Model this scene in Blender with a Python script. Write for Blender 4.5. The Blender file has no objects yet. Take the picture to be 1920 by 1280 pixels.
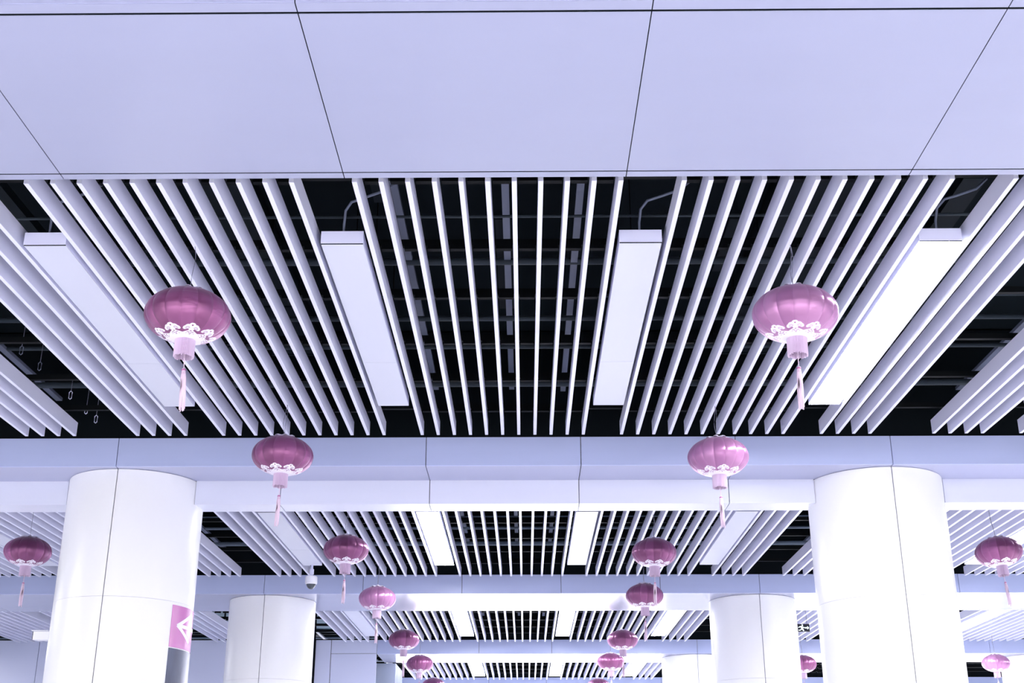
import bpy, bmesh, math, random
import numpy as np
from mathutils import Vector, Matrix
random.seed(7)
PI = math.pi
sc = bpy.context.scene
COL = sc.collection

# ------------------------------------------------------------------ camera
cam_d = bpy.data.cameras.new('camera')
cam_d.sensor_width = 36.0
cam_d.lens = 2291.9 / 1920 * 36.0
cam_d.clip_end = 300
cam = bpy.data.objects.new('camera', cam_d)
COL.objects.link(cam)
cam.location = (0.2018, 0.0, 1.6)
pitch, yaw = 0.3730, -0.01056
cam.rotation_mode = 'XYZ'
cam.rotation_euler = (PI / 2 + pitch, 0, -yaw)
sc.camera = cam

# ------------------------------------------------------------------ light
sc.view_settings.view_transform = 'Standard'
sc.view_settings.look = 'None'
sc.view_settings.gamma = 1
sc.view_settings.use_curve_mapping = False
sc.view_settings.exposure = -0.01
WORLD_BACK, WORLD_FAR = 1.6, 9.0
P_BACK, P_SIDE, P_FAR = 900.0, 780.0, 900.0
w = bpy.data.worlds.new('daylight'); sc.world = w; w.use_nodes = True
nt = w.node_tree; nt.nodes.clear()
n_out = nt.nodes.new('ShaderNodeOutputWorld'); n_bg = nt.nodes.new('ShaderNodeBackground')
n_tc = nt.nodes.new('ShaderNodeTexCoord'); n_sep = nt.nodes.new('ShaderNodeSeparateXYZ')
nt.links.new(n_tc.outputs['Generated'], n_sep.inputs[0])
n_map = nt.nodes.new('ShaderNodeMapRange')          # daylight comes in mostly at the far open end (+Y)
n_map.inputs[1].default_value = 0.55; n_map.inputs[2].default_value = 0.97
n_map.inputs[3].default_value = WORLD_BACK; n_map.inputs[4].default_value = WORLD_FAR
nt.links.new(n_sep.outputs['Y'], n_map.inputs[0])
nt.links.new(n_map.outputs[0], n_bg.inputs['Strength'])
n_bg.inputs['Color'].default_value = (0.90, 0.90, 1.0, 1)
nt.links.new(n_bg.outputs[0], n_out.inputs[0])


def area_lamp(name, loc, rot, sx, sy, power, color=(1, 0.985, 0.985)):
    d = bpy.data.lights.new(name, 'AREA'); d.shape = 'RECTANGLE'; d.size = sx; d.size_y = sy
    d.energy = power; d.color = color
    o = bpy.data.objects.new(name, d); COL.objects.link(o); o.location = loc; o.rotation_euler = rot
    return o


# unseen area lights added to brighten the hall: behind, beside and beyond, at ceiling height
for ly, lp in ((-9.0, P_BACK), (-2.5, P_BACK), (8.5, P_SIDE), (15.5, P_SIDE), (22.6, P_SIDE), (36.0, P_FAR), (42.0, P_FAR)):
    for lx in ((-12.5, 12.5) if 4 < ly < 30 else (-10.0, -3.3, 3.3, 10.0)):
        area_lamp('added_fill_light', (lx, ly, 4.85), (0, 0, 0), 1.2, 3.2, lp * (0.2 if lx < -11 and ly > 15 else 1))


# ------------------------------------------------------------------ materials
def mat(name, base, rough=0.5, metal=0.0, emit=None, estr=0.0, spec=0.5, noise=None, bump=None, coat=0.0):
    m = bpy.data.materials.new(name); m.use_nodes = True
    t = m.node_tree; b = t.nodes['Principled BSDF']
    b.inputs['Base Color'].default_value = (*base, 1); b.inputs['Roughness'].default_value = rough
    b.inputs['Metallic'].default_value = metal; b.inputs['Specular IOR Level'].default_value = spec
    b.inputs['Coat Weight'].default_value = coat
    if emit:
        b.inputs['Emission Color'].default_value = (*emit, 1); b.inputs['Emission Strength'].default_value = estr
    tc = t.nodes.new('ShaderNodeTexCoord')
    if noise:
        sx, amt = noise
        mp = t.nodes.new('ShaderNodeMapping'); mp.inputs['Scale'].default_value = sx
        nz = t.nodes.new('ShaderNodeTexNoise'); nz.inputs['Scale'].default_value = 1.0; nz.inputs['Detail'].default_value = 4
        t.links.new(tc.outputs['Object'], mp.inputs[0]); t.links.new(mp.outputs[0], nz.inputs['Vector'])
        mx = t.nodes.new('ShaderNodeMix'); mx.data_type = 'RGBA'
        mx.inputs[6].default_value = (*[c * (1 - amt) for c in base], 1)
        mx.inputs[7].default_value = (*[min(1, c * (1 + amt)) for c in base], 1)
        t.links.new(nz.outputs[0], mx.inputs[0]); t.links.new(mx.outputs[2], b.inputs['Base Color'])
    if bump:
        sx, st = bump
        mp = t.nodes.new('ShaderNodeMapping'); mp.inputs['Scale'].default_value = sx
        nz = t.nodes.new('ShaderNodeTexNoise'); nz.inputs['Scale'].default_value = 1.0; nz.inputs['Detail'].default_value = 2
        t.links.new(tc.outputs['Object'], mp.inputs[0]); t.links.new(mp.outputs[0], nz.inputs['Vector'])
        bp = t.nodes.new('ShaderNodeBump'); bp.inputs['Strength'].default_value = st; bp.inputs['Distance'].default_value = 0.02
        t.links.new(nz.outputs[0], bp.inputs['Height']); t.links.new(bp.outputs[0], b.inputs['Normal'])
    return m


M = {}
M['panel'] = mat('lilac_metal_panel', (0.32, 0.337, 0.47), 0.22, 0.0, noise=((0.8, 3, 3), 0.03), bump=((0.7, 1.6, 1.6), 0.06), spec=0.6)
M['soffit'] = mat('dull_lilac_soffit', (0.40, 0.42, 0.60), 0.3, noise=((0.5, 3, 6), 0.04))
M['face'] = mat('blue_lilac_metal_face', (0.50, 0.56, 0.82), 0.30, 0.0, noise=((0.5, 3, 6), 0.06), bump=((0.6, 1.0, 3.0), 0.10), spec=0.5)
M['channel'] = mat('pale_metal_channel', (0.74, 0.76, 0.88), 0.28, noise=((0.6, 3, 6), 0.03), bump=((0.6, 1.0, 2.0), 0.08), spec=0.5)
M['slat'] = mat('lilac_white_slat_paint', (0.76, 0.77, 0.94), 0.30, noise=((9, 1.2, 9), 0.04))
M['column'] = mat('gloss_white_column_enamel', (0.97, 0.97, 0.98), 0.28, noise=((0.7, 0.7, 0.5), 0.01), spec=0.5)
M['core'] = mat('black_paint', (0.004, 0.006, 0.008), 0.7, spec=0.05)
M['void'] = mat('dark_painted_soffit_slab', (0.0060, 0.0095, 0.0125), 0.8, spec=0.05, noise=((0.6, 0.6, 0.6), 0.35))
M['void_rear_lit'] = mat('stray_lit_teal_grey_slab', (0.15, 0.20, 0.25), 0.8, spec=0.05, noise=((1.2, 0.8, 1), 0.5))  # rear slab colour lightened to stand in for stray lamp light
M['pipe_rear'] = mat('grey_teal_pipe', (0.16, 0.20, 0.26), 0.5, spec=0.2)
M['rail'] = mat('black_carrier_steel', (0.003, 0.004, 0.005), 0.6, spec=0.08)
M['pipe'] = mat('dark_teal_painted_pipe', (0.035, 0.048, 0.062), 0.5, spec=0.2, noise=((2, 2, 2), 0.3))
M['tray'] = mat('grey_galvanised_steel', (0.15, 0.17, 0.24), 0.45, 0.0, spec=0.3, noise=((3, 3, 3), 0.15))
M['duct'] = mat('dull_dark_duct_metal', (0.009, 0.0135, 0.018), 0.6, 0.0, spec=0.08, noise=((1, 1, 1), 0.3))
M['lamp_body'] = mat('lamp_housing_white', (0.72, 0.73, 0.92), 0.35)
M['lamp_off'] = mat('opal_diffuser_unlit', (0.60, 0.62, 0.73), 0.38)
M['lamp_on'] = mat('opal_diffuser_lit', (0.95, 0.95, 1.0), 0.4, emit=(0.96, 0.96, 1.0), estr=42.0)
M['floor'] = mat('polished_pale_floor', (0.82, 0.815, 0.88), 0.12, noise=((0.4, 0.4, 0.4), 0.05))
M['wall'] = mat('lilac_wall_panel', (0.70, 0.74, 0.97), 0.28, noise=((0.4, 3, 0.4), 0.06), spec=0.5)
M['pier'] = mat('pale_blue_glazed_pier', (0.62, 0.70, 0.92), 0.12, noise=((2.5, 2.5, 0.6), 0.18), spec=0.6)
M['groove'] = mat('grey_column_groove', (0.45, 0.45, 0.60), 0.5)
M['wire'] = mat('thin_grey_wire', (0.20, 0.20, 0.28), 0.4)
M['white'] = mat('white_plastic', (0.88, 0.88, 0.95), 0.3)
M['black'] = mat('black_plastic', (0.01, 0.01, 0.02), 0.3)
M['dome'] = mat('smoked_dome_glass', (0.02, 0.03, 0.045), 0.05, spec=0.8)
M['sign_pink'] = mat('pink_sign_film', (0.60, 0.20, 0.48), 0.18, noise=((0.5, 0.5, 0.5), 0.04), spec=0.6)
M['sign_white'] = mat('white_sign_print', (0.93, 0.92, 0.98), 0.3)
M['display'] = mat('dark_gloss_display', (0.075, 0.09, 0.15), 0.32, noise=((3.5, 3.5, 1.6), 0.8), spec=0.5)
M['exit_on'] = mat('exit_sign_glow', (0.9, 1, 0.95), 0.4, emit=(0.80, 1.0, 0.92), estr=1.3)
M['fringe'] = mat('pale_pink_fringe_thread', (0.72, 0.58, 0.74), 0.6)
M['tassel'] = mat('pale_rose_tassel_thread', (0.84, 0.66, 0.80), 0.6)
M['bead'] = mat('magenta_bead', (0.50, 0.12, 0.36), 0.35)
M['cap'] = mat('pale_silk_ruffle', (0.80, 0.74, 0.90), 0.4)


def silk_material(name, ca, cb):
    m = bpy.data.materials.new(name); m.use_nodes = True
    t = m.node_tree; b = t.nodes['Principled BSDF']
    at = t.nodes.new('ShaderNodeAttribute'); at.attribute_name = 'print'
    gt = t.nodes.new('ShaderNodeAttribute'); gt.attribute_name = 'gore'
    silk = t.nodes.new('ShaderNodeMix'); silk.data_type = 'RGBA'
    silk.inputs[6].default_value = (*ca, 1); silk.inputs[7].default_value = (*cb, 1)
    t.links.new(gt.outputs['Fac'], silk.inputs[0])
    mx = t.nodes.new('ShaderNodeMix'); mx.data_type = 'RGBA'
    t.links.new(at.outputs['Fac'], mx.inputs[0]); t.links.new(silk.outputs[2], mx.inputs[6])
    mx.inputs[7].default_value = (0.90, 0.86, 0.96, 1)
    t.links.new(mx.outputs[2], b.inputs['Base Color'])
    b.inputs['Roughness'].default_value = 0.36
    mt = t.nodes.new('ShaderNodeMath'); mt.operation = 'MULTIPLY_ADD'; mt.inputs[1].default_value = -0.45; mt.inputs[2].default_value = 0.45
    t.links.new(at.outputs['Fac'], mt.inputs[0]); t.links.new(mt.outputs[0], b.inputs['Metallic'])
    b.inputs['Anisotropic'].default_value = 0.75
    b.inputs['Specular IOR Level'].default_value = 0.7
    b.inputs['Sheen Weight'].default_value = 0.15; b.inputs['Sheen Roughness'].default_value = 0.4
    b.inputs['Sheen Tint'].default_value = (1.0, 0.75, 1.0, 1)
    tg = t.nodes.new('ShaderNodeTangent'); tg.direction_type = 'RADIAL'; tg.axis = 'Z'
    t.links.new(tg.outputs[0], b.inputs['Tangent'])
    tc = t.nodes.new('ShaderNodeTexCoord'); mp = t.nodes.new('ShaderNodeMapping'); mp.inputs['Scale'].default_value = (5, 5, 34)
    nz = t.nodes.new('ShaderNodeTexNoise'); nz.inputs['Scale'].default_value = 1; nz.inputs['Detail'].default_value = 2
    bp = t.nodes.new('ShaderNodeBump'); bp.inputs['Strength'].default_value = 0.35; bp.inputs['Distance'].default_value = 0.02
    ws = t.nodes.new('ShaderNodeMapRange'); ws.inputs[1].default_value = 0.45; ws.inputs[2].default_value = 1.0; ws.inputs[3].default_value = 0.08; ws.inputs[4].default_value = 0.65
    t.links.new(gt.outputs['Fac'], ws.inputs[0]); t.links.new(ws.outputs[0], bp.inputs['Strength'])
    t.links.new(tc.outputs['Object'], mp.inputs[0]); t.links.new(mp.outputs[0], nz.inputs['Vector'])
    t.links.new(nz.outputs[0], bp.inputs['Height']); t.links.new(bp.outputs[0], b.inputs['Normal'])
    return m


M['silk'] = silk_material('magenta_silk_with_white_print', (0.20, 0.055, 0.145), (0.34, 0.105, 0.26))
M['silk_flared'] = silk_material('flare_paled_magenta_silk_with_white_print', (0.38, 0.16, 0.33), (0.54, 0.26, 0.47))  # same silk made paler, with flare and lamp glow put into its colour


# ------------------------------------------------------------------ mesh helpers
def box(bm, x0, x1, y0, y1, z0, z1):
    v = [bm.verts.new(p) for p in ((x0, y0, z0), (x1, y0, z0), (x1, y1, z0), (x0, y1, z0), (x0, y0, z1), (x1, y0, z1), (x1, y1, z1), (x0, y1, z1))]
    for f in ((0, 3, 2, 1), (4, 5, 6, 7), (0, 1, 5, 4), (1, 2, 6, 5), (2, 3, 7, 6), (3, 0, 4, 7)):
        bm.faces.new([v[i] for i in f])


def tube(bm, pts, r, n=8, cap=True):
    rings = []
    pts = [Vector(p) for p in pts]
    for i, p in enumerate(pts):
        a = pts[max(0, i - 1)]; b = pts[min(len(pts) - 1, i + 1)]
        d = (b - a).normalized()
        u = d.cross(Vector((0, 0, 1)))
        if u.length < 0.05: u = d.cross(Vector((1, 0, 0)))
        u.normalize(); v = d.cross(u)
        rr = r[i] if isinstance(r, (list, tuple)) else r
        rings.append([bm.verts.new(p + (u * math.cos(2 * PI * k / n) + v * math.sin(2 * PI * k / n)) * rr) for k in range(n)])
    for a, b in zip(rings, rings[1:]):
        for k in range(n):
            bm.faces.new((a[k], a[(k + 1) % n], b[(k + 1) % n], b[k]))
    if cap:
        bm.faces.new(rings[0][::-1]); bm.faces.new(rings[-1])


def lathe(bm, prof, n=32, c=(0, 0, 0)):
    rings = []
    for r, z in prof:
        rings.append([bm.verts.new((c[0] + r * math.cos(2 * PI * k / n), c[1] + r * math.sin(2 * PI * k / n), c[2] + z)) for k in range(n)])
    for a, b in zip(rings, rings[1:]):
        for k in range(n):
            bm.faces.new((a[k], a[(k + 1) % n], b[(k + 1) % n], b[k]))
    return rings


def obj(name, bm, m, parent=None, smooth=False, bevel=0.0):
    bmesh.ops.recalc_face_normals(bm, faces=bm.faces)
    me = bpy.data.meshes.new(name); bm.to_mesh(me); bm.free()
    me.materials.append(m)
    if smooth:
        for p in me.polygons: p.use_smooth = True
    o = bpy.data.objects.new(name, me); COL.objects.link(o)
    if parent: o.parent = parent
    if bevel:
        b = o.modifiers.new('bevel', 'BEVEL'); b.width = bevel; b.segments = 2; b.limit_method = 'ANGLE'
    return o


def tag(o, label=None, cat=None, group=None, kind=None):
    if label: o['label'] = label
    if cat:
        o['category'] = cat; o['kind'] = 'thing'
    if group: o['group'] = group
    if kind: o['kind'] = kind
    return o


def empty(name, loc, label, cat, group=None):
    o = bpy.data.objects.new(name, None); COL.objects.link(o); o.location = loc
    o.empty_display_size = 0.1
    return tag(o, label, cat, group)


def copy_tree(o, parent=None):
    c = o.copy(); COL.objects.link(c)
    if parent: c.parent = parent
    for ch in list(o.children): copy_tree(ch, c)
    return c


def bx(name, m, b, parent=None, bevel=0.0):
    bm = bmesh.new(); box(bm, *b); return obj(name, bm, m, parent, bevel=bevel)


# ------------------------------------------------------------------ dimensions (metres; floor at z = 0, hall axis at x = 0)
ZS = 4.943                 # underside of the slats
ZB = 4.750                 # underside of the beams
ZD = 4.511                 # underside of the dropped channel on the second beam
ZF = 5.030                 # top edge of the beam face panels
ZSLAB = 6.15
PITCH = 0.15; GAP_L = 0.3557; GAP_B = 0.593
BAY = 7.10
Y_SL0, Y_SL1 = 6.07, 10.927
BEAMS = [4.19, 11.288, 18.37, 25.49, 32.6]
MOD = 1.4833
COLX = 3.71; COLR = 0.6576; COLY0 = 12.02
LW = 0.263

# ------------------------------------------------------------------ structure
tag(bx('floor', M['floor'], (-24, 24, -14, 46, -0.2, 0)), 'polished pale floor of the hall', None, kind='structure')
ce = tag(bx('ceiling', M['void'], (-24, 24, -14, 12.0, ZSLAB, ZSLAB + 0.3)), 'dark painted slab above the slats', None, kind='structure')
bx('rear_slab', M['void_rear_lit'], (-24, 24, 12.0, 47, ZSLAB, ZSLAB + 0.3), ce)

# wall closing the left side at the fourth beam
bm = bmesh.new()
yw = BEAMS[3]; t = 0.03
for x0, x1, z0, z1 in ((-3.755, -2.83, 0, 4.755), (-3.755, -2.83, 4.763, ZF), (-4.075, -3.767, 0, ZF), (-9.745, -4.15, 0, ZF), (-16.0, -9.757, 0, ZF)):
    box(bm, x0, x1, yw, yw + t, z0, z1)
wl = obj('wall_left', bm, M['wall'])
tag(wl, 'lilac panelled wall closing the left side behind the columns', None, kind='structure')
wb = bx('wall_backing', M['core'], (-16, -2.84, yw + t, yw + 0.12, 0, ZF + 0.02), wl)
bm = bmesh.new(); box(bm, -3.05, -2.575, 26.93, 28.4, 0, ZB - 0.015)
tag(obj('wall_far', bm, M['pier'], bevel=0.01), 'pale blue glossy return of the wall behind the fourth beam', None, kind='structure')
# outer enclosing walls far outside the view
tag(bx('wall_side', M['wall'], (-24.2, -24, -14, 46, 0, ZSLAB)), 'outer left wall', None, kind='structure')
tag(bx('wall_right', M['wall'], (24, 24.2, -14, 46, 0, ZSLAB)), 'outer right wall', None, kind='structure')

ORD = ['first', 'second', 'third', 'fourth', 'fifth', 'sixth', 'seventh', 'eighth', 'ninth', 'tenth', 'eleventh', 'twelfth', 'thirteenth', 'fourteenth', 'fifteenth', 'sixteenth']

# ------------------------------------------------------------------ beams clad in panels
beam_labels = ['wide lilac panelled ceiling beam across the top of the photo',
               'panelled ceiling beam with a dropped channel over the two nearest columns',
               'blue-lilac panelled ceiling beam over the second pair of columns, with no drop',
               'pale ceiling beam over the third row, level with the lilac wall',
               'farthest blue-lilac ceiling beam low at the bottom edge']
for bi, yb in enumerate(BEAMS):
    depth = 1.487 if bi != 2 else 1.62
    yn, yf = yb, yb + depth
    g = 0.005 if bi == 0 else 0.007
    half = [3.5, 5.5, 7.5, 7.5, 7.5][bi]
    e = empty('panelled_beam', (0, yn, ZB), beam_labels[bi], 'beam', 'panelled ceiling beams')
    def L(b): return (b[0], b[1], b[2] - yn, b[3] - yn, b[4] - ZB, b[5] - ZB)
    X0b, X1b = -16.0, 16.0
    if bi == 3: X0b = -2.825
    seams = [k * MOD for k in np.arange(-10.5, 11.5, 1.0) if X0b < k * MOD < X1b]
    xs = [X0b] + [s for s in seams] + [X1b]
    if bi == 0: xs = [x for x in xs if abs(x) < 5.5 or abs(x) == 16.0]
    bx('core', M['core'], L((X0b + 0.01, X1b - 0.01, yn + (0.004 if bi == 0 else 0.03), yf - 0.002, ZB + (0.0045 if bi == 0 else 0.0205), ZSLAB - 0.02)), e)
    for a, b in zip(xs, xs[1:]):
        if b - a < 0.05: continue
        # vertical face towards the camera and, on the first beam, the two grooved edge strips
        if bi == 0:
            bx('face_panel', M['soffit'], L((a + g / 2, b - g / 2, yn, yn + 0.003, ZB + 0.003, ZF)), e)
            bx('edge_strip', M['panel'], L((a + g / 2, b - g / 2, yn + 0.0032, yn + 0.064, ZB, ZB + 0.003)), e)
            bx('soffit_panel', M['panel'], L((a + g / 2, b - g / 2, yn + 0.080, yf - 0.064, ZB, ZB + 0.003)), e)
            bx('edge_strip', M['panel'], L((a + g / 2, b - g / 2, yf - 0.051, yf, ZB, ZB + 0.003)), e)
        elif bi == 1:
            bx('face_panel', M['face'], L((a + g / 2, b - g / 2, yn, yn + 0.02, ZB, ZF)), e)
            bx('soffit_panel', M['soffit'], L((a + g / 2, b - g / 2, yn + 0.0205, 11.836, ZB, ZB + 0.02)), e)
            bx('soffit_panel', M['panel'], L((a + g / 2, b - g / 2, 12.15, yf, ZB, ZB + 0.02)), e)
        else:
            bx('face_panel', M['face'], L((a + g / 2, b - g / 2, yn, yn + 0.02, ZB, ZF)), e)
            bx('soffit_panel', M['panel'], L((a + g / 2, b - g / 2, yn + 0.0205, yf, ZB, ZB + 0.02)), e)
    if bi == 1:
        # dropped channel: open-topped box hanging below the soffit, broken by the columns
        cuts = [X0b, -3 * COLX - .635, -3 * COLX + .635, -COLX - 0.635, -COLX + 0.635, COLX - 0.635, COLX + 0.635, 3 * COLX - .635, 3 * COLX + .635, X1b]
        for a, b in zip(cuts[0::2], cuts[1::2]):
            ss = [a] + [s for s in seams if a + 0.1 < s < b - 0.1] + [b]
            for p, q in zip(ss, ss[1:]):
                bm = bmesh.new()
                box(bm, *L((p + g / 2, q - g / 2, 11.838, 11.856, ZD, ZB + 0.015)))
                box(bm, *L((p + g / 2, q - g / 2, 12.125, 12.143, ZD, ZB + 0.015)))
                box(bm, *L((p + g / 2, q - g / 2, 11.8562, 12.1248, ZD, ZD + 0.018)))
                obj('drop_channel', bm, M['channel'], e)
            bx('channel_core', M['core'], L((a + 0.01, b - 0.01, 11.87, 12.11, ZD + 0.03, ZB + 0.015)), e)

# ------------------------------------------------------------------ columns
def arc_shell(bm, r0, r1, a0, a1, z0, z1, n=28, zf=None):
    rows = []
    for k in range(n + 1):
        a = a0 + (a1 - a0) * k / n
        c, s = math.cos(a), math.sin(a)
        rows.append([bm.verts.new((r1 * c, r1 * s, z0)), bm.verts.new((r1 * c, r1 * s, z1)), bm.verts.new((r0 * c, r0 * s, z1)), bm.verts.new((r0 * c, r0 * s, z0))])
    for a, b in zip(rows, rows[1:]):
        for i in range(4):
            bm.faces.new((a[i], b[i], b[(i + 1) % 4], a[(i + 1) % 4]))
    bm.faces.new(rows[0]); bm.faces.new(rows[-1][::-1])


def make_column():
    e = empty('round_column', (0, 0, 0), '', 'column', 'round white columns')
    bm = bmesh.new(); lathe(bm, [(COLR - 0.035, 0), (COLR - 0.035, ZB - 0.002)], 48)
    obj('core', bm, M['groove'], e, smooth=True)
    ga = 0.0045 / COLR
    zj = 3.534
    for a0, a1 in ((-PI / 2 + ga, PI / 2 - ga), (PI / 2 + ga, 3 * PI / 2 - ga)):
        for z0, z1 in ((0.0, zj - 0.001), (zj + 0.001, ZB - 0.004)):
            bm = bmesh.new(); arc_shell(bm, COLR - 0.02, COLR, a0, a1, z0, z1, 40)
            o = obj('cladding_panel', bm, M['column'], e)
            for p in o.data.polygons:
                if p.normal.z ** 2 < 0.5: p.use_smooth = True
            es = o.modifiers.new('es', 'EDGE_SPLIT'); es.split_angle = math.radians(35)
    return e


col_spec = [(-COLX, 0, 'thick glossy white column on the left, with the pink arrow sign'),
            (COLX, 0, 'thick glossy white column nearest on the right'),
            (-COLX, 1, 'white column of the second row left, just right of the arrow sign'),
            (COLX, 1, 'white column of the second row right, left of the nearest right column'),
            (COLX, 2, 'third row white column peeking out left of the second right column'),
            (3 * COLX - 0.35, 2, 'white column cut by the bottom right corner beside a small lantern')]
proto = make_column()
for i, (x, r, lab) in enumerate(col_spec):
    c = proto if i == 0 else copy_tree(proto)
    c.location = (x, COLY0 + r * BAY, 0); c['label'] = lab

# arrow sign and display wrapped round the left column
cx, cy = -COLX, COLY0
th0 = math.radians(-30.6); th1 = math.radians(34)
def on_col(bm_fn): pass
s = empty('arrow_sign', (cx, cy, 3.11), 'pink wraparound sign with a white arrow on the left column', 'sign')
bm = bmesh.new(); arc_shell(bm, COLR + 0.001, COLR + 0.005, th0, th1, 0.005, 0.395, 30); obj('sign_film', bm, M['sign_pink'], s, smooth=False)
# arrow strokes as curved bars: coordinates (arc degrees, z)
def stroke(bm, a, b, wd, r0, r1, n=12):
    ax, az = math.radians(a[0]) * COLR, a[1]; bx_, bz = math.radians(b[0]) * COLR, b[1]
    dx, dz = bx_ - ax, bz - az; l = math.hypot(dx, dz); nx, nz = -dz / l * wd / 2, dx / l * wd / 2
    rows = []
    for k in range(n + 1):
        u = ax + dx * k / n; z = az + dz * k / n
        row = []
        for sg, r in ((1, r0), (1, r1), (-1, r1), (-1, r0)):
            aa = (u + sg * nx) / COLR
            row.append(bm.verts.new((r * math.cos(aa), r * math.sin(aa), z + sg * nz)))
        rows.append(row)
    for p, q in zip(rows, rows[1:]):
        for i in range(4): bm.faces.new((p[i], q[i], q[(i + 1) % 4], p[(i + 1) % 4]))
    bm.faces.new(rows[0]); bm.faces.new(rows[-1][::-1])
bm = bmesh.new()
stroke(bm, (-23.5, 0.205), (-2, 0.335), 0.034, COLR + 0.0055, COLR + 0.0075)
stroke(bm, (-23.5, 0.215), (-2, 0.075), 0.034, COLR + 0.0055, COLR + 0.0077)
stroke(bm, (-20, 0.210), (16, 0.208), 0.034, COLR + 0.0055, COLR + 0.0079)
obj('arrow', bm, M['sign_white'], s)
d = empty('display_panel', (cx, cy, 1.2), 'dark glossy curved display panel below the arrow sign on the left column', 'display')
bm = bmesh.new(); arc_shell(bm, COLR + 0.001, COLR + 0.006, th0, th1, 0.0, 1.905, 30); o = obj('screen', bm, M['display'], d)

# ------------------------------------------------------------------ slats
def slat_mesh(y0, y1):
    bm = bmesh.new(); ym = (y0 + y1) / 2
    for a, b in ((y0, ym - 0.0006), (ym + 0.0006, y1)):
        box(bm, -0.014, 0.014, a, b, 0, 0.13)
    bmesh.ops.recalc_face_normals(bm, faces=bm.faces)
    me = bpy.data.meshes.new('metal_slat'); bm.to_mesh(me); bm.free(); me.materials.append(M['slat']); return me
sl_me = slat_mesh(0, Y_SL1 - Y_SL0)
bays = ['nearest bay', 'second bay', 'third bay', 'farthest bay']
# runs on the positive side: (first x, count, phrase)
x = 5 * PITCH; runs = [('c', [(-5 + k) * PITCH for k in range(11)], 'run between the two middle lamps')]
pos = x + GAP_L
for n, ph, nxt in ((11, 'long run {s} of the middle lamps', GAP_L), (4, 'short {s} run before the column gap', GAP_B), (4, 'short {s} run past the column gap', GAP_L),
                   (11, 'first long run of the {s} aisle', GAP_L), (11, 'second long run of the {s} aisle', GAP_L), (11, 'third long run of the {s} aisle', GAP_L)):
    runs.append(('s', [pos + k * PITCH for k in range(n)], ph))
    pos = pos + (n - 1) * PITCH + nxt
LIM = [(-5.25, 5.1), (-8.1, 7.7), (-11.2, 10.6), (-3.0, 3.6)]
def in_view(bi, X):
    if bi == 3: return -3.0 < X < 3.6 or 8.4 < X < 10.3
    a, b = LIM[bi]
    if not a < X < b: return False
    if bi == 2 and (-8.0 < X < -6.1 or -5.35 < X < -4.0 or 5.9 < X < 8.0): return X in ()
    return True
n_slat = 0
for bi in range(4):
    y0 = Y_SL0 + BAY * bi
    for kind, xs, ph in runs:
        for sgn in ((1,) if kind == 'c' else (-1, 1)):
            side = 'right' if sgn > 0 else 'left'
            for k, X in enumerate(xs):
                X_ = X * sgn
                if not in_view(bi, X_): continue
                o = bpy.data.objects.new('metal_slat', sl_me); COL.objects.link(o)
                o.location = (X_, y0, ZS); n_slat += 1
                if kind == 'c': lab = 'white slat, %s from the left in the %s, %s' % (ORD[k], ph, bays[bi])
                else: lab = 'white slat, %s outward in the %s, %s' % (ORD[k], ph.format(s=side), bays[bi])
                tag(o, lab, 'ceiling slat', 'slats of the ' + bays[bi])
print('slats', n_slat)

# ------------------------------------------------------------------ lamps
lam0, lam1, lamj = 6.84, 10.03, 8.96
def make_lamp(lit):
    e = empty('ceiling_light', (0, 0, 0), '', 'ceiling light', 'long rectangular ceiling lights')
    hw = LW / 2; Ln = lam1 - lam0
    bm = bmesh.new()       # housing: two sides and a top
    box(bm, -hw, -hw + 0.006, 0.004, Ln, 0.006, 0.085); box(bm, hw - 0.006, hw, 0.004, Ln, 0.006, 0.085); box(bm, -hw + 0.006, hw - 0.006, 0.004, Ln - 0.004, 0.079, 0.085)
    box(bm, -hw, hw, Ln - 0.004, Ln, 0.0, 0.085)
    obj('housing', bm, M['lamp_body'], e)
    obj('end_cap', (lambda b: (box(b, -hw - 0.001, hw + 0.001, 0.0, 0.004, 0.004, 0.087), b)[1])(bmesh.new()), M['lamp_body'], e)
    bm = bmesh.new(); j = lamj - lam0
    box(bm, -hw + 0.001, hw - 0.001, 0.013, j - 0.002, 0.0, 0.006); box(bm, -hw + 0.001, hw - 0.001, j + 0.002, Ln - 0.0045, 0.0, 0.006)
    obj('diffuser', bm, M['lamp_on'] if lit else M['lamp_off'], e)
    obj('shadow_gap', (lambda b: (box(b, -hw + 0.001, hw - 0.001, 0.0045, 0.0125, 0.001, 0.012), b)[1])(bmesh.new()), M['core'], e)  # dark strip standing in for the shade in the recess behind the cap
    bm = bmesh.new()
    tube(bm, [(0.0, 0.05, 0.08), (0.0, 0.05, 0.16), (0.01, 0.02, 0.24), (0.05, -0.02, 0.28), (0.12, -0.05, 0.29), (0.24, -0.06, 0.33), (0.33, -0.02, 0.42), (0.35, 0.1, 0.6)], 0.009, 8)
    obj('conduit', bm, M['tray'], e, smooth=True)
    for yy in (0.6, 1.6, 2.85):
        bm = bmesh.new(); tube(bm, [(0, yy, 0.084), (0, yy, ZSLAB - ZS)], 0.005, 6)
        obj('hanger_rod', bm, M['rail'], e)
    return e
lamp_on, lamp_off = make_lamp(True), make_lamp(False)
used = {True: False, False: False}
la = 5 * PITCH + GAP_L / 2; lb = la + GAP_L + 10 * PITCH; lc = 4 * PITCH * 0 + 4.00 + 3 * PITCH + GAP_L / 2
xs_run = runs[3][1]; lc = xs_run[-1] + GAP_L / 2; ld = runs[4][1][-1] + GAP_L / 2; le = runs[5][1][-1] + GAP_L / 2
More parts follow.
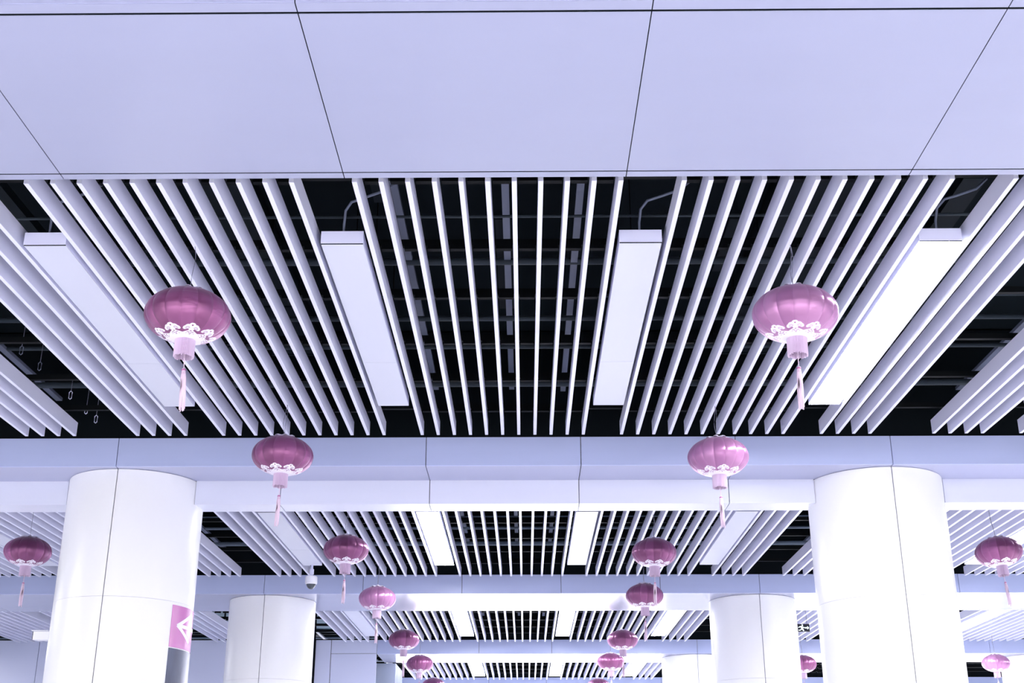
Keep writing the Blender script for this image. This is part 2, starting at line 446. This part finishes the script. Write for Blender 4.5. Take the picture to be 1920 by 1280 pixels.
lamps = [(0, -lb, 0, 'unlit white ceiling light behind the nearest left lantern, far left of the nearest bay'),
         (0, -la, 0, 'unlit white ceiling light left of the middle slats in the nearest bay'),
         (0, la, 0, 'unlit white ceiling light right of the middle slats in the nearest bay'),
         (0, lb, 1, 'glowing long ceiling light beside the nearest right lantern'),
         (0, -lc, 0, 'unlit ceiling light above the left edge of the nearest bay'),
         (0, lc, 0, 'ceiling light at the right edge of the nearest bay'),
         (1, -lb, 0, 'unlit ceiling light above the dome camera in the second bay'),
         (1, -la, 1, 'glowing ceiling light left of the middle slats in the second bay'),
         (1, la, 0, 'unlit glossy ceiling light right of the middle slats in the second bay'),
         (1, lb, 0, 'unlit ceiling light left of the right column gap in the second bay'),
         (1, -ld, 0, 'pale ceiling light behind the far left lantern in the second bay'),
         (1, ld, 1, 'glowing ceiling light behind the dented lantern at the right edge'),
         (2, -lb, 0, 'unlit ceiling light left of the left lantern row in the third bay'),
         (2, -la, 1, 'glowing ceiling light left of the middle slats in the third bay'),
         (2, la, 1, 'glowing ceiling light right of the middle slats in the third bay'),
         (2, lb, 1, 'glowing ceiling light right of the right lantern row in the third bay'),
         (2, -ld, 0, 'pale ceiling light in the left aisle of the third bay'),
         (2, ld, 1, 'glowing ceiling light in the right aisle of the third bay, first outward'),
         (2, le, 1, 'glowing ceiling light in the right aisle of the third bay, second outward'),
         (3, -la, 1, 'glowing ceiling light left of the middle slats in the farthest bay'),
         (3, la, 1, 'glowing ceiling light right of the middle slats in the farthest bay'),
         (3, lb, 1, 'glowing ceiling light far right in the farthest bay'),
         (3, le, 1, 'glowing ceiling light in the right aisle of the farthest bay')]
for bi, X, lit, lab in lamps:
    lit = bool(lit); src = lamp_on if lit else lamp_off
    o = copy_tree(src) if used[lit] else src
    used[lit] = True
    o.location = (X, lam0 + BAY * bi, ZS - 0.01); o['label'] = lab

# ------------------------------------------------------------------ services in the void above the slats
def rail_mesh():
    bm = bmesh.new()
    W = 16.0
    box(bm, -W, W, -0.02, 0.02, 0.045, 0.09)
    k = 0
    for kk, xs_, _ in runs:        # hanging teeth between the slats
        for sg in ((1,) if kk == 'c' else (-1, 1)):
            for xc in xs_[:-1]:
                a_, b_ = sorted((sg * (xc + 0.022), sg * (xc + PITCH - 0.022)))
                box(bm, a_, b_, -0.02, 0.02, 0.02, 0.045)
    return bm
rail_y = [0.25, 1.16, 1.96, 2.86, 3.73, 4.56]
first = None
for bi in range(4):
    for k, dy in enumerate(rail_y):
        if first is None:
            first = obj('carrier_rail', rail_mesh(), M['rail']); o = first
        else:
            o = first.copy(); COL.objects.link(o)
        o.location = (0, Y_SL0 + dy + BAY * bi, ZS + 0.11)
        tag(o, 'black carrier rail on top of the slats, %s back in the %s' % (ORD[k], bays[bi]), 'carrier rail', 'carrier rails above the slats')

def service(name, bm, m, lab, cat, group, smooth=False):
    return tag(obj(name, bm, m, smooth=smooth), lab, cat, group)
for bi in range(4):
    y0 = 5.84 + BAY * bi; y1 = BEAMS[bi + 1] + 0.02
    bn = bays[bi]
    for k, (X, z) in enumerate(((-4.33, 5.42), (-0.64, 5.52), (0.10, 5.52), (0.60, 5.50), (4.45, 5.5))):
        bm = bmesh.new()
        wd = 0.045 if k != 0 else 0.05
        box(bm, X - wd, X + wd - 0.04, y0, y1, z, z + 0.03)
        service('cable_tray', bm, M['tray'], 'grey cable tray running away above the %s, %s from the left' % (bn, ORD[k]), 'cable tray', 'cable trays above the slats')
    conds = ((0.45, 5.50, 0.020, 'pipe'), (1.23, 5.57, 0.034, 'duct'), (1.55, 5.40, 0.010, 'pipe'), (2.52, 5.52, 0.028, 'pipe'), (2.95, 5.42, 0.012, 'pipe'), (3.45, 5.44, 0.022, 'pipe'), (4.1, 5.44, 0.018, 'pipe'), (4.95, 5.40, 0.030, 'pipe'))
    if bi: conds += ((1.9, 5.75, 0.022, 'pipe'), (2.1, 5.75, 0.022, 'pipe'), (2.3, 5.75, 0.022, 'duct'), (2.75, 5.80, 0.03, 'pipe'), (3.1, 5.72, 0.02, 'pipe'), (3.72, 5.79, 0.04, 'duct'))
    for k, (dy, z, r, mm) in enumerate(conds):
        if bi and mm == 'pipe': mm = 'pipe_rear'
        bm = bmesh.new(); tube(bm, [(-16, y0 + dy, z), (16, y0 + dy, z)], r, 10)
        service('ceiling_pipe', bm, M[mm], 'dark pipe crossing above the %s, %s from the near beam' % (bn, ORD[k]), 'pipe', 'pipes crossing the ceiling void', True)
    rd = random.Random(bi * 5 + 1)
    for k in range(14):
        X = -6.6 + k + rd.uniform(-0.35, 0.35)
        for dx_ in (-5.6, -2.05, 2.35, 5.7):
            if abs(X - dx_) < 0.55: X = dx_ + math.copysign(0.58, X - dx_)
        yy = y0 + rd.uniform(0.2, 2.4); ln = rd.uniform(0.7, 2.4)
        wd = rd.uniform(0.03, 0.09); z = rd.uniform(5.62, 5.66)
        bm = bmesh.new(); box(bm, X - wd, X + wd, yy, yy + ln, z, z + 0.07)
        box(bm, X - wd * 0.3, X + wd * 0.3, yy, yy + 0.03, z + 0.07, ZSLAB)
        service('hanging_bracket', bm, M['duct'], 'dark bracket hung in the void above the %s, %s from the left' % (bn, ORD[k]), 'bracket', 'dark brackets in the ceiling void')
    for k, (X, wd) in enumerate(((-5.6, 0.35), (-2.05, 0.22), (2.35, 0.26), (5.7, 0.4))):
        bm = bmesh.new(); box(bm, X - wd, X + wd, y0, y1, 5.88, ZSLAB - 0.03)
        for yy in np.arange(y0 + 0.6, y1, 1.2): box(bm, X - wd - 0.015, X + wd + 0.015, yy, yy + 0.03, 5.865, ZSLAB - 0.03)
        service('air_duct', bm, M['duct'], 'dark rectangular air duct above the %s, %s from the left' % (bn, ORD[k]), 'air duct', 'air ducts in the ceiling void')

# wires with clips hanging in the left column gap of the nearest bay
for k, (X, Y, z, ln) in enumerate(((-3.93, 9.34, 5.16, 0.30), (-3.92, 9.72, 5.16, 0.30), (-3.91, 10.45, 5.15, 0.22), (-3.90, 10.85, 5.14, 0.22), (-3.89, 11.1, 5.13, 0.18))):
    e = empty('wire_clip', (X, Y, z), 'small wire clip hanging in the left column gap, %s from the camera' % ORD[k], 'wire clip', 'wire clips in the column gap')
    bm = bmesh.new(); tube(bm, [(0, 0, 0.07), (0.003, 0, ln + 0.05), (0, 0, ZSLAB - z)], 0.0025, 6); obj('wire', bm, M['wire'], e)
    bm = bmesh.new()
    tube(bm, [(-0.012, 0, 0.005), (-0.014, 0, 0.06), (0, 0, 0.075), (0.014, 0, 0.06), (0.012, 0, 0.005), (0, 0, -0.005), (-0.012, 0, 0.005)], 0.004, 6)
    obj('clip', bm, M['lamp_body'] if k > 1 else M['tray'], e)

# dark downpipe in the slot of the left wall
bm = bmesh.new(); tube(bm, [(-4.112, yw - 0.05, 0), (-4.112, yw - 0.05, ZSLAB)], 0.034, 12)
tag(obj('downpipe', bm, M['rail'], smooth=True), 'black vertical downpipe in the slot of the left wall', 'pipe')

# ------------------------------------------------------------------ cameras and exit sign
e = empty('dome_camera', (-2.785, 17.1, ZS - 0.035), 'white dome security camera hanging beside the second left lantern row', 'security camera')
z = 1.6 + 3.04 - ZS
bm = bmesh.new(); lathe(bm, [(0.0, 0.026), (0.016, 0.026), (0.016, -0.03), (0.030, -0.035), (0.030, -0.105), (0.018, -0.11), (0.018, -0.14), (0.0, -0.14)], 20); obj('pole', bm, M['lamp_body'], e, smooth=False)
bm = bmesh.new(); lathe(bm, [(0.0, -0.13), (0.070, -0.132), (0.083, -0.145), (0.085, -0.20), (0.085, -0.232), (0.0, -0.232)], 32); obj('housing', bm, M['white'], e, smooth=False)
bm = bmesh.new(); lathe(bm, [(0.066 * math.cos(a), -0.233 - 0.080 * math.sin(a)) for a in np.linspace(0, PI / 2 - 0.01, 10)], 32); obj('dome', bm, M['dome'], e, smooth=True)
bm = bmesh.new(); lathe(bm, [(0.0665, -0.232), (0.080, -0.232), (0.078, -0.24), (0.070, -0.246), (0.067, -0.243), (0.0665, -0.232)], 32); obj('dome_ring', bm, M['white'], e, smooth=True)

e = empty('bullet_camera', (-4.47, 12.1, 3.27), 'white box security camera mounted on the left side of the left column', 'security camera')
bm = bmesh.new(); box(bm, -0.115, 0.06, -0.045, 0.045, -0.042, 0.042); o = obj('camera_body', bm, M['white'], e, bevel=0.008)
bm = bmesh.new(); box(bm, -0.130, 0.03, -0.055, 0.055, 0.043, 0.050); obj('sun_shield', bm, M['white'], e, bevel=0.002)
bm = bmesh.new(); box(bm, -0.1205, -0.1152, -0.04, 0.04, -0.037, 0.037); obj('lens_window', bm, M['black'], e)
bm = bmesh.new(); tube(bm, [(0.061, 0, 0.015), (0.085, -0.005, 0.0), (0.094, -0.01, -0.005)], 0.012, 10); obj('mount_arm', bm, M['black'], e)

e = empty('exit_sign', (4.855, 21.0, 4.615), 'small dark exit sign with glowing pictogram hanging between the right columns', 'sign')
bm = bmesh.new(); box(bm, -0.14, 0.14, -0.012, 0.012, -0.065, 0.065); obj('sign_box', bm, M['black'], e, bevel=0.003)
bm = bmesh.new()
def flat(pts, y=-0.0145):
    a = [bm.verts.new((p[0], y, p[1])) for p in pts]; b = [bm.verts.new((p[0], y + 0.002, p[1])) for p in pts]
    bm.faces.new(a); bm.faces.new(b[::-1])
    for i in range(len(pts)): bm.faces.new((a[i], b[i], b[(i + 1) % len(pts)], a[(i + 1) % len(pts)]))
flat([(0.02 + 0.012 * math.cos(t), 0.043 + 0.012 * math.sin(t)) for t in np.linspace(0, 2 * PI, 10, endpoint=False)])
flat([(-0.02, 0.03), (0.02, 0.025), (0.03, -0.01), (0.0, -0.012)])
flat([(0.018, 0.024), (0.05, 0.008), (0.047, -0.002), (0.02, 0.008)])
flat([(-0.018, 0.028), (-0.05, 0.01), (-0.044, 0.0), (-0.012, 0.014)])
flat([(0.0, -0.012), (0.028, -0.012), (0.045, -0.05), (0.03, -0.052)])
flat([(0.002, -0.012), (0.014, -0.02), (-0.02, -0.045), (-0.05, -0.045), (-0.05, -0.035), (-0.022, -0.033)])
flat([(0.055, 0.008), (0.10, 0.008), (0.10, -0.008), (0.055, -0.008)])
flat([(0.10, 0.03), (0.132, 0.0), (0.10, -0.03)])
flat([(-0.13, 0.05), (-0.07, 0.05), (-0.07, 0.042), (-0.122, 0.042), (-0.122, -0.052), (-0.13, -0.052)])
obj('pictogram', bm, M['exit_on'], e)
for X in (-0.1, 0.1):
    bm = bmesh.new(); tube(bm, [(X, 0, 0.064), (X, 0, ZS + 0.15 - 4.615)], 0.004, 6)
    obj('hanger_rod', bm, M['wire'], e)

# ------------------------------------------------------------------ lanterns
A, C = 0.26, 0.166
R_OP = 0.055
LAM_B = math.acos(R_OP / A); LAM_T = math.acos(0.045 / A)
def lantern_shell():
    ng, per = 16, 36
    nphi = ng * per
    # latitude samples: fine at the bottom print, coarser above
    lam = np.concatenate([np.linspace(-LAM_B, -math.radians(40), 78, endpoint=False), np.linspace(-math.radians(40), math.radians(50), 34, endpoint=False), np.linspace(math.radians(50), LAM_T, 26)])
    # arc length from the bottom opening
    fine = np.linspace(-LAM_B, LAM_T, 4000)
    ds = np.sqrt((A * np.sin(fine)) ** 2 + (C * np.cos(fine)) ** 2); S = np.concatenate([[0], np.cumsum((ds[1:] + ds[:-1]) / 2 * np.diff(fine))])
    v = np.interp(lam, fine, S); vt = S[-1] - v
    phi = np.arange(nphi) / nphi * 2 * PI
    PH, LM = np.meshgrid(phi, lam)
    V = np.repeat(v[:, None], nphi, 1); VT = np.repeat(vt[:, None], nphi, 1)
    gp = np.abs(((PH * ng / (2 * PI)) % 1.0) - 0.5) * 2      # 0 mid gore, 1 seam
    bul = 1 - 0.022 * gp ** 4 - 0.006 * gp ** 2
    Rr = A * np.cos(LM) * bul; Z = C * np.sin(LM)
    pts = np.stack([Rr * np.cos(PH), Rr * np.sin(PH), Z], -1).reshape(-1, 3)
    r = A * np.cos(LM)
    # print: 8 cloud heads on a scalloped band
    u = (((PH * 8 / (2 * PI)) % 1.0) - 0.5) * 2 * PI / 8 * r
    uu = np.abs(u) / (PI / 8 * r)                            # 0 at motif, 1 between
    edge = 0.086 - 0.022 * np.clip((uu - 0.15) / 0.75, 0, 1) ** 0.8
    def circ(x, y, rad): return (np.hypot(u - x, V - y) - rad)
    sd = V - edge
    for x_, y_, rr in ((0, 0.125, 0.020), (0.024, 0.112, 0.019), (-0.024, 0.112, 0.019), (0.037, 0.103, 0.0155), (-0.037, 0.103, 0.0155), (0, 0.098, 0.018)):
        sd = np.minimum(sd, circ(x_, y_, rr))
    # cut under the cloud curls
    for sg in (-1, 1):
        cut = np.hypot((u - sg * 0.043) / 1.6, V - 0.0825) - 0.0052
        sd = np.maximum(sd, -cut)
        # spiral line
        dx, dy = (u - sg * 0.025) * sg, V - 0.101
        ang = np.arctan2(dy, dx); rad = np.hypot(dx, dy)
        for turn in (0, 1):
            tt = (ang + 2 * PI * turn + PI)
            target = 0.0035 + 0.0105 * tt / (4 * PI)
            sd = np.maximum(sd, -(np.abs(rad - target) - 0.0013))
    sd = np.maximum(sd, -(circ(0, 0.127, 0.0062)))
    for x_, y_, a_, b_ in ((0, 0.078, 0.007, 0.004), (0.014, 0.066, 0.009, 0.003), (-0.014, 0.066, 0.009, 0.003), (0.004, 0.058, 0.005, 0.0035), (-0.006, 0.059, 0.004, 0.003), (0, 0.047, 0.006, 0.0035), (0.022, 0.052, 0.005, 0.002), (-0.022, 0.052, 0.005, 0.002)):
        sd = np.maximum(sd, -((np.hypot((u - x_) / a_, (V - y_) / b_) - 1) * min(a_, b_)))
    # top print: small scallops
    ut = np.abs(u) / (PI / 8 * r)
    sd2 = VT - (0.040 + 0.020 * np.cos(ut * PI))
    sd2 = np.maximum(sd2, -(np.hypot(u, VT - 0.035) - 0.006))
    sd = np.minimum(sd, sd2)
    pr = np.clip(0.5 - sd / 0.0022, 0, 1).astype(np.float32).reshape(-1)
    gore_i = np.floor(PH * ng / (2 * PI)).astype(int)
    rnd = np.random.RandomState(3).rand(ng)
    gore = rnd[gore_i % ng].astype(np.float32).reshape(-1)
    nl = len(lam)
    i = np.arange(nl - 1)[:, None] * nphi; j = np.arange(nphi)[None, :]; j2 = (j + 1) % nphi
    faces = np.stack([i + j, i + j2, i + nphi + j2, i + nphi + j], -1).reshape(-1, 4)
    me = bpy.data.meshes.new('silk_shell')
    me.vertices.add(len(pts)); me.vertices.foreach_set('co', pts.astype(np.float32).ravel())
    me.loops.add(faces.size); me.loops.foreach_set('vertex_index', faces.astype(np.int32).ravel())
    me.polygons.add(len(faces)); me.polygons.foreach_set('loop_start', (np.arange(len(faces)) * 4).astype(np.int32))
    me.polygons.foreach_set('use_smooth', np.ones(len(faces), bool))
    me.update(calc_edges=True)
    for nm, dat in (('print', pr), ('gore', gore)):
        a = me.attributes.new(nm, 'FLOAT', 'POINT'); a.data.foreach_set('value', dat)
    me.materials.append(M['silk'])
    return me


def make_lantern():
    e = empty('silk_lantern', (0, 0, 0), '', 'lantern', 'magenta silk lanterns')
    o = bpy.data.objects.new('silk_shell', lantern_shell()); COL.objects.link(o); o.parent = e
    so = o.modifiers.new('thick', 'SOLIDIFY'); so.thickness = 0.0015
    zt = C * math.sin(LAM_T); zb = -C * math.sin(LAM_B)
    # top ruffle: scalloped pale collar standing on the opening
    bm = bmesh.new(); n = 96; rows = []
    for q, (r0, dz) in enumerate(((0.050, -0.006), (0.062, 0.010), (0.082, 0.006), (0.100, -0.006))):
        rows.append([bm.verts.new((r0 * (1 + (0.10 * q / 3) * math.cos(8 * a)) * math.cos(a), r0 * (1 + (0.10 * q / 3) * math.cos(8 * a)) * math.sin(a), zt + dz + 0.006 * math.cos(8 * a) * q / 3)) for a in np.linspace(0, 2 * PI, n, endpoint=False)])
    for a, b in zip(rows, rows[1:]):
        for k in range(n): bm.faces.new((a[k], a[(k + 1) % n], b[(k + 1) % n], b[k]))
    o = obj('top_ruffle', bm, M['cap'], e, smooth=True); so = o.modifiers.new('thick', 'SOLIDIFY'); so.thickness = 0.002
    bm = bmesh.new(); tube(bm, [(0.0, 0, zt + 0.022)] + [(0.0, 0, zt + 0.03)], 0.012, 10)
    tube(bm, [(-0.046, 0, zt + 0.002), (-0.03, 0, zt + 0.02), (0, 0, zt + 0.026), (0.03, 0, zt + 0.02), (0.046, 0, zt + 0.002)], 0.003, 6)
    obj('wire_hoop', bm, M['cap'], e, smooth=True)
    # fringe skirt under the opening
    bm = bmesh.new(); n = 120; rnd = random.Random(4)
    top, bot = [], []
    for k in range(n):
        a = 2 * PI * k / n; rr = 0.0575 + (0.0030 if k % 2 else -0.0030) + rnd.uniform(-0.001, 0.001)
        jag = rnd.uniform(-0.009, 0.005)
        top.append(bm.verts.new((rr * math.cos(a), rr * math.sin(a), zb + 0.004)))
        bot.append(bm.verts.new((rr * 1.02 * math.cos(a), rr * 1.02 * math.sin(a), zb - 0.104 + jag)))
    for k in range(n): bm.faces.new((top[k], top[(k + 1) % n], bot[(k + 1) % n], bot[k]))
    o = obj('fringe', bm, M['fringe'], e); so = o.modifiers.new('thick', 'SOLIDIFY'); so.thickness = 0.003
    # cord and tassel, hinged at the shell bottom
    t = bpy.data.objects.new('tassel_cord', None)
    bm = bmesh.new(); tube(bm, [(0, 0, 0), (0, 0, -0.21)], 0.0028, 6)
    t = obj('tassel_cord', bm, M['tassel'], e); t.location = (0, 0, zb)
    bm = bmesh.new()
    for k in range(9):
        a = 2 * PI * k / 9 + 0.3; r0 = 0.010 if k else 0
        x1, y1 = 0.015 * math.cos(a), 0.015 * math.sin(a); ll = 0.44 + rnd.uniform(-0.02, 0.02)
        tube(bm, [(r0 * math.cos(a) * 0.5, r0 * math.sin(a) * 0.5, -0.18), (x1 * .75, y1 * .75, -0.24), (x1 * 0.9, y1 * 0.9, -0.33), (x1, y1, -ll)], [0.005, 0.0065, 0.006, 0.0035], 6)
    obj('tassel', bm, M['tassel'], t, smooth=True)
    for zz in (-0.190, -0.212):
        bm = bmesh.new(); lathe(bm, [(0.004, 0.008), (0.0125, 0.004), (0.0135, -0.002), (0.004, -0.007)], 14, (0, 0, zz)); obj('bead', bm, M['bead'], t, smooth=True)
    return e


lan = [(-1.868, 6.89, 4.472, 'dark magenta silk lantern nearest on the left, in front of the slats', (0.03, 0.0), 3.343),
       (1.868, 6.90, 4.472, 'pale magenta silk lantern nearest on the right, beside the glowing light', (0.0, 0.02), 3.343),
       (-1.850, 10.02, 4.485, 'silk lantern against the second beam on the left', (0.02, 0.02), 3.343),
       (1.868, 10.10, 4.485, 'silk lantern against the second beam on the right', (0.0, 0.0), 3.343),
       (-1.868, 13.95, 4.492, 'dark silk lantern right of the dome camera', (0.0, 0.0), 3.343),
       (1.715, 14.15, 4.492, 'silk lantern in the second bay on the right, overlapping the one behind', (0.0, 0.02), 3.343),
       (-1.88, 17.15, 4.472, 'pale silk lantern against the third beam on the left', (0.0, 0.0), 3.343),
       (1.85, 17.05, 4.488, 'silk lantern against the third beam on the right', (0.0, 0.0), 3.343),
       (-1.90, 21.15, 4.445, 'small silk lantern in front of the third bay slats on the left', (0.0, 0.0), 3.343),
       (1.85, 21.20, 4.445, 'small silk lantern in front of the third bay slats on the right', (0.0, 0.0), 3.343),
       (-1.93, 24.45, 4.430, 'small silk lantern below the fourth beam on the left', (0.0, 0.0), 3.343),
       (1.83, 24.25, 4.440, 'small silk lantern below the fourth beam on the right', (0.0, 0.0), 3.343),
       (-1.92, 28.30, 4.405, 'top of a silk lantern cut by the bottom edge, left of centre', (0.0, 0.0), 3.343),
       (1.86, 28.60, 4.420, 'top of a silk lantern cut by the bottom edge, right of centre', (0.0, 0.0), 3.343),
       (-5.44, 13.66, 4.420, 'dark silk lantern left of the arrow sign column at the left edge', (0.0, -0.03), 3.343),
       (5.50, 13.80, 4.420, 'creased silk lantern at the right edge before a glowing light', (0.0, 0.10), 3.343),
       (5.62, 24.30, 4.400, 'silk lantern half hidden by the second right column', (0.0, 0.0), 3.343),
       (9.25, 24.30, 4.415, 'small silk lantern in the bottom right corner', (0.0, 0.0), 3.343)]
all_slat_x = [q for _, xs_, _ in runs for q in xs_ if q >= 0]
proto = make_lantern()
for i, (X, Y, z, lab, (tx, ty), hz) in enumerate(lan):
    e = proto if i == 0 else copy_tree(proto)
    X = math.copysign(min(all_slat_x, key=lambda q: abs(q - abs(X))), X)
    e.location = (X, Y, z); e['label'] = lab
    e.rotation_euler = (0, ty, random.uniform(0, 0.3) + 0.12 * i)
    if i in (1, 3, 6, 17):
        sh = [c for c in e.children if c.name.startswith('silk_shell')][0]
        sh.material_slots[0].link = 'OBJECT'; sh.material_slots[0].material = M['silk_flared']
    tc = [c for c in e.children if c.name.startswith('tassel_cord')][0]
    ang = random.uniform(-0.02, 0.02)
    tc.rotation_euler = (0, ang, 0)
    if i == 0: tc.rotation_euler = (0.0, -0.05, 0)
    if i == 15: tc.hide_render = False
    # hanging wire, slightly bent, up into the slats
    zt = C * math.sin(LAM_T) + 0.026
    bm = bmesh.new(); top = ZS - 0.0006 - z; sw = random.uniform(-0.02, 0.02)
    tube(bm, [(sw * math.sin(PI * q / 10) - 0.006 * math.sin(2 * PI * q / 10), 0, zt + (top - zt) * q / 10) for q in range(11)], 0.0020, 6)
    o = obj('hanging_wire', bm, M['wire'], e, smooth=True)
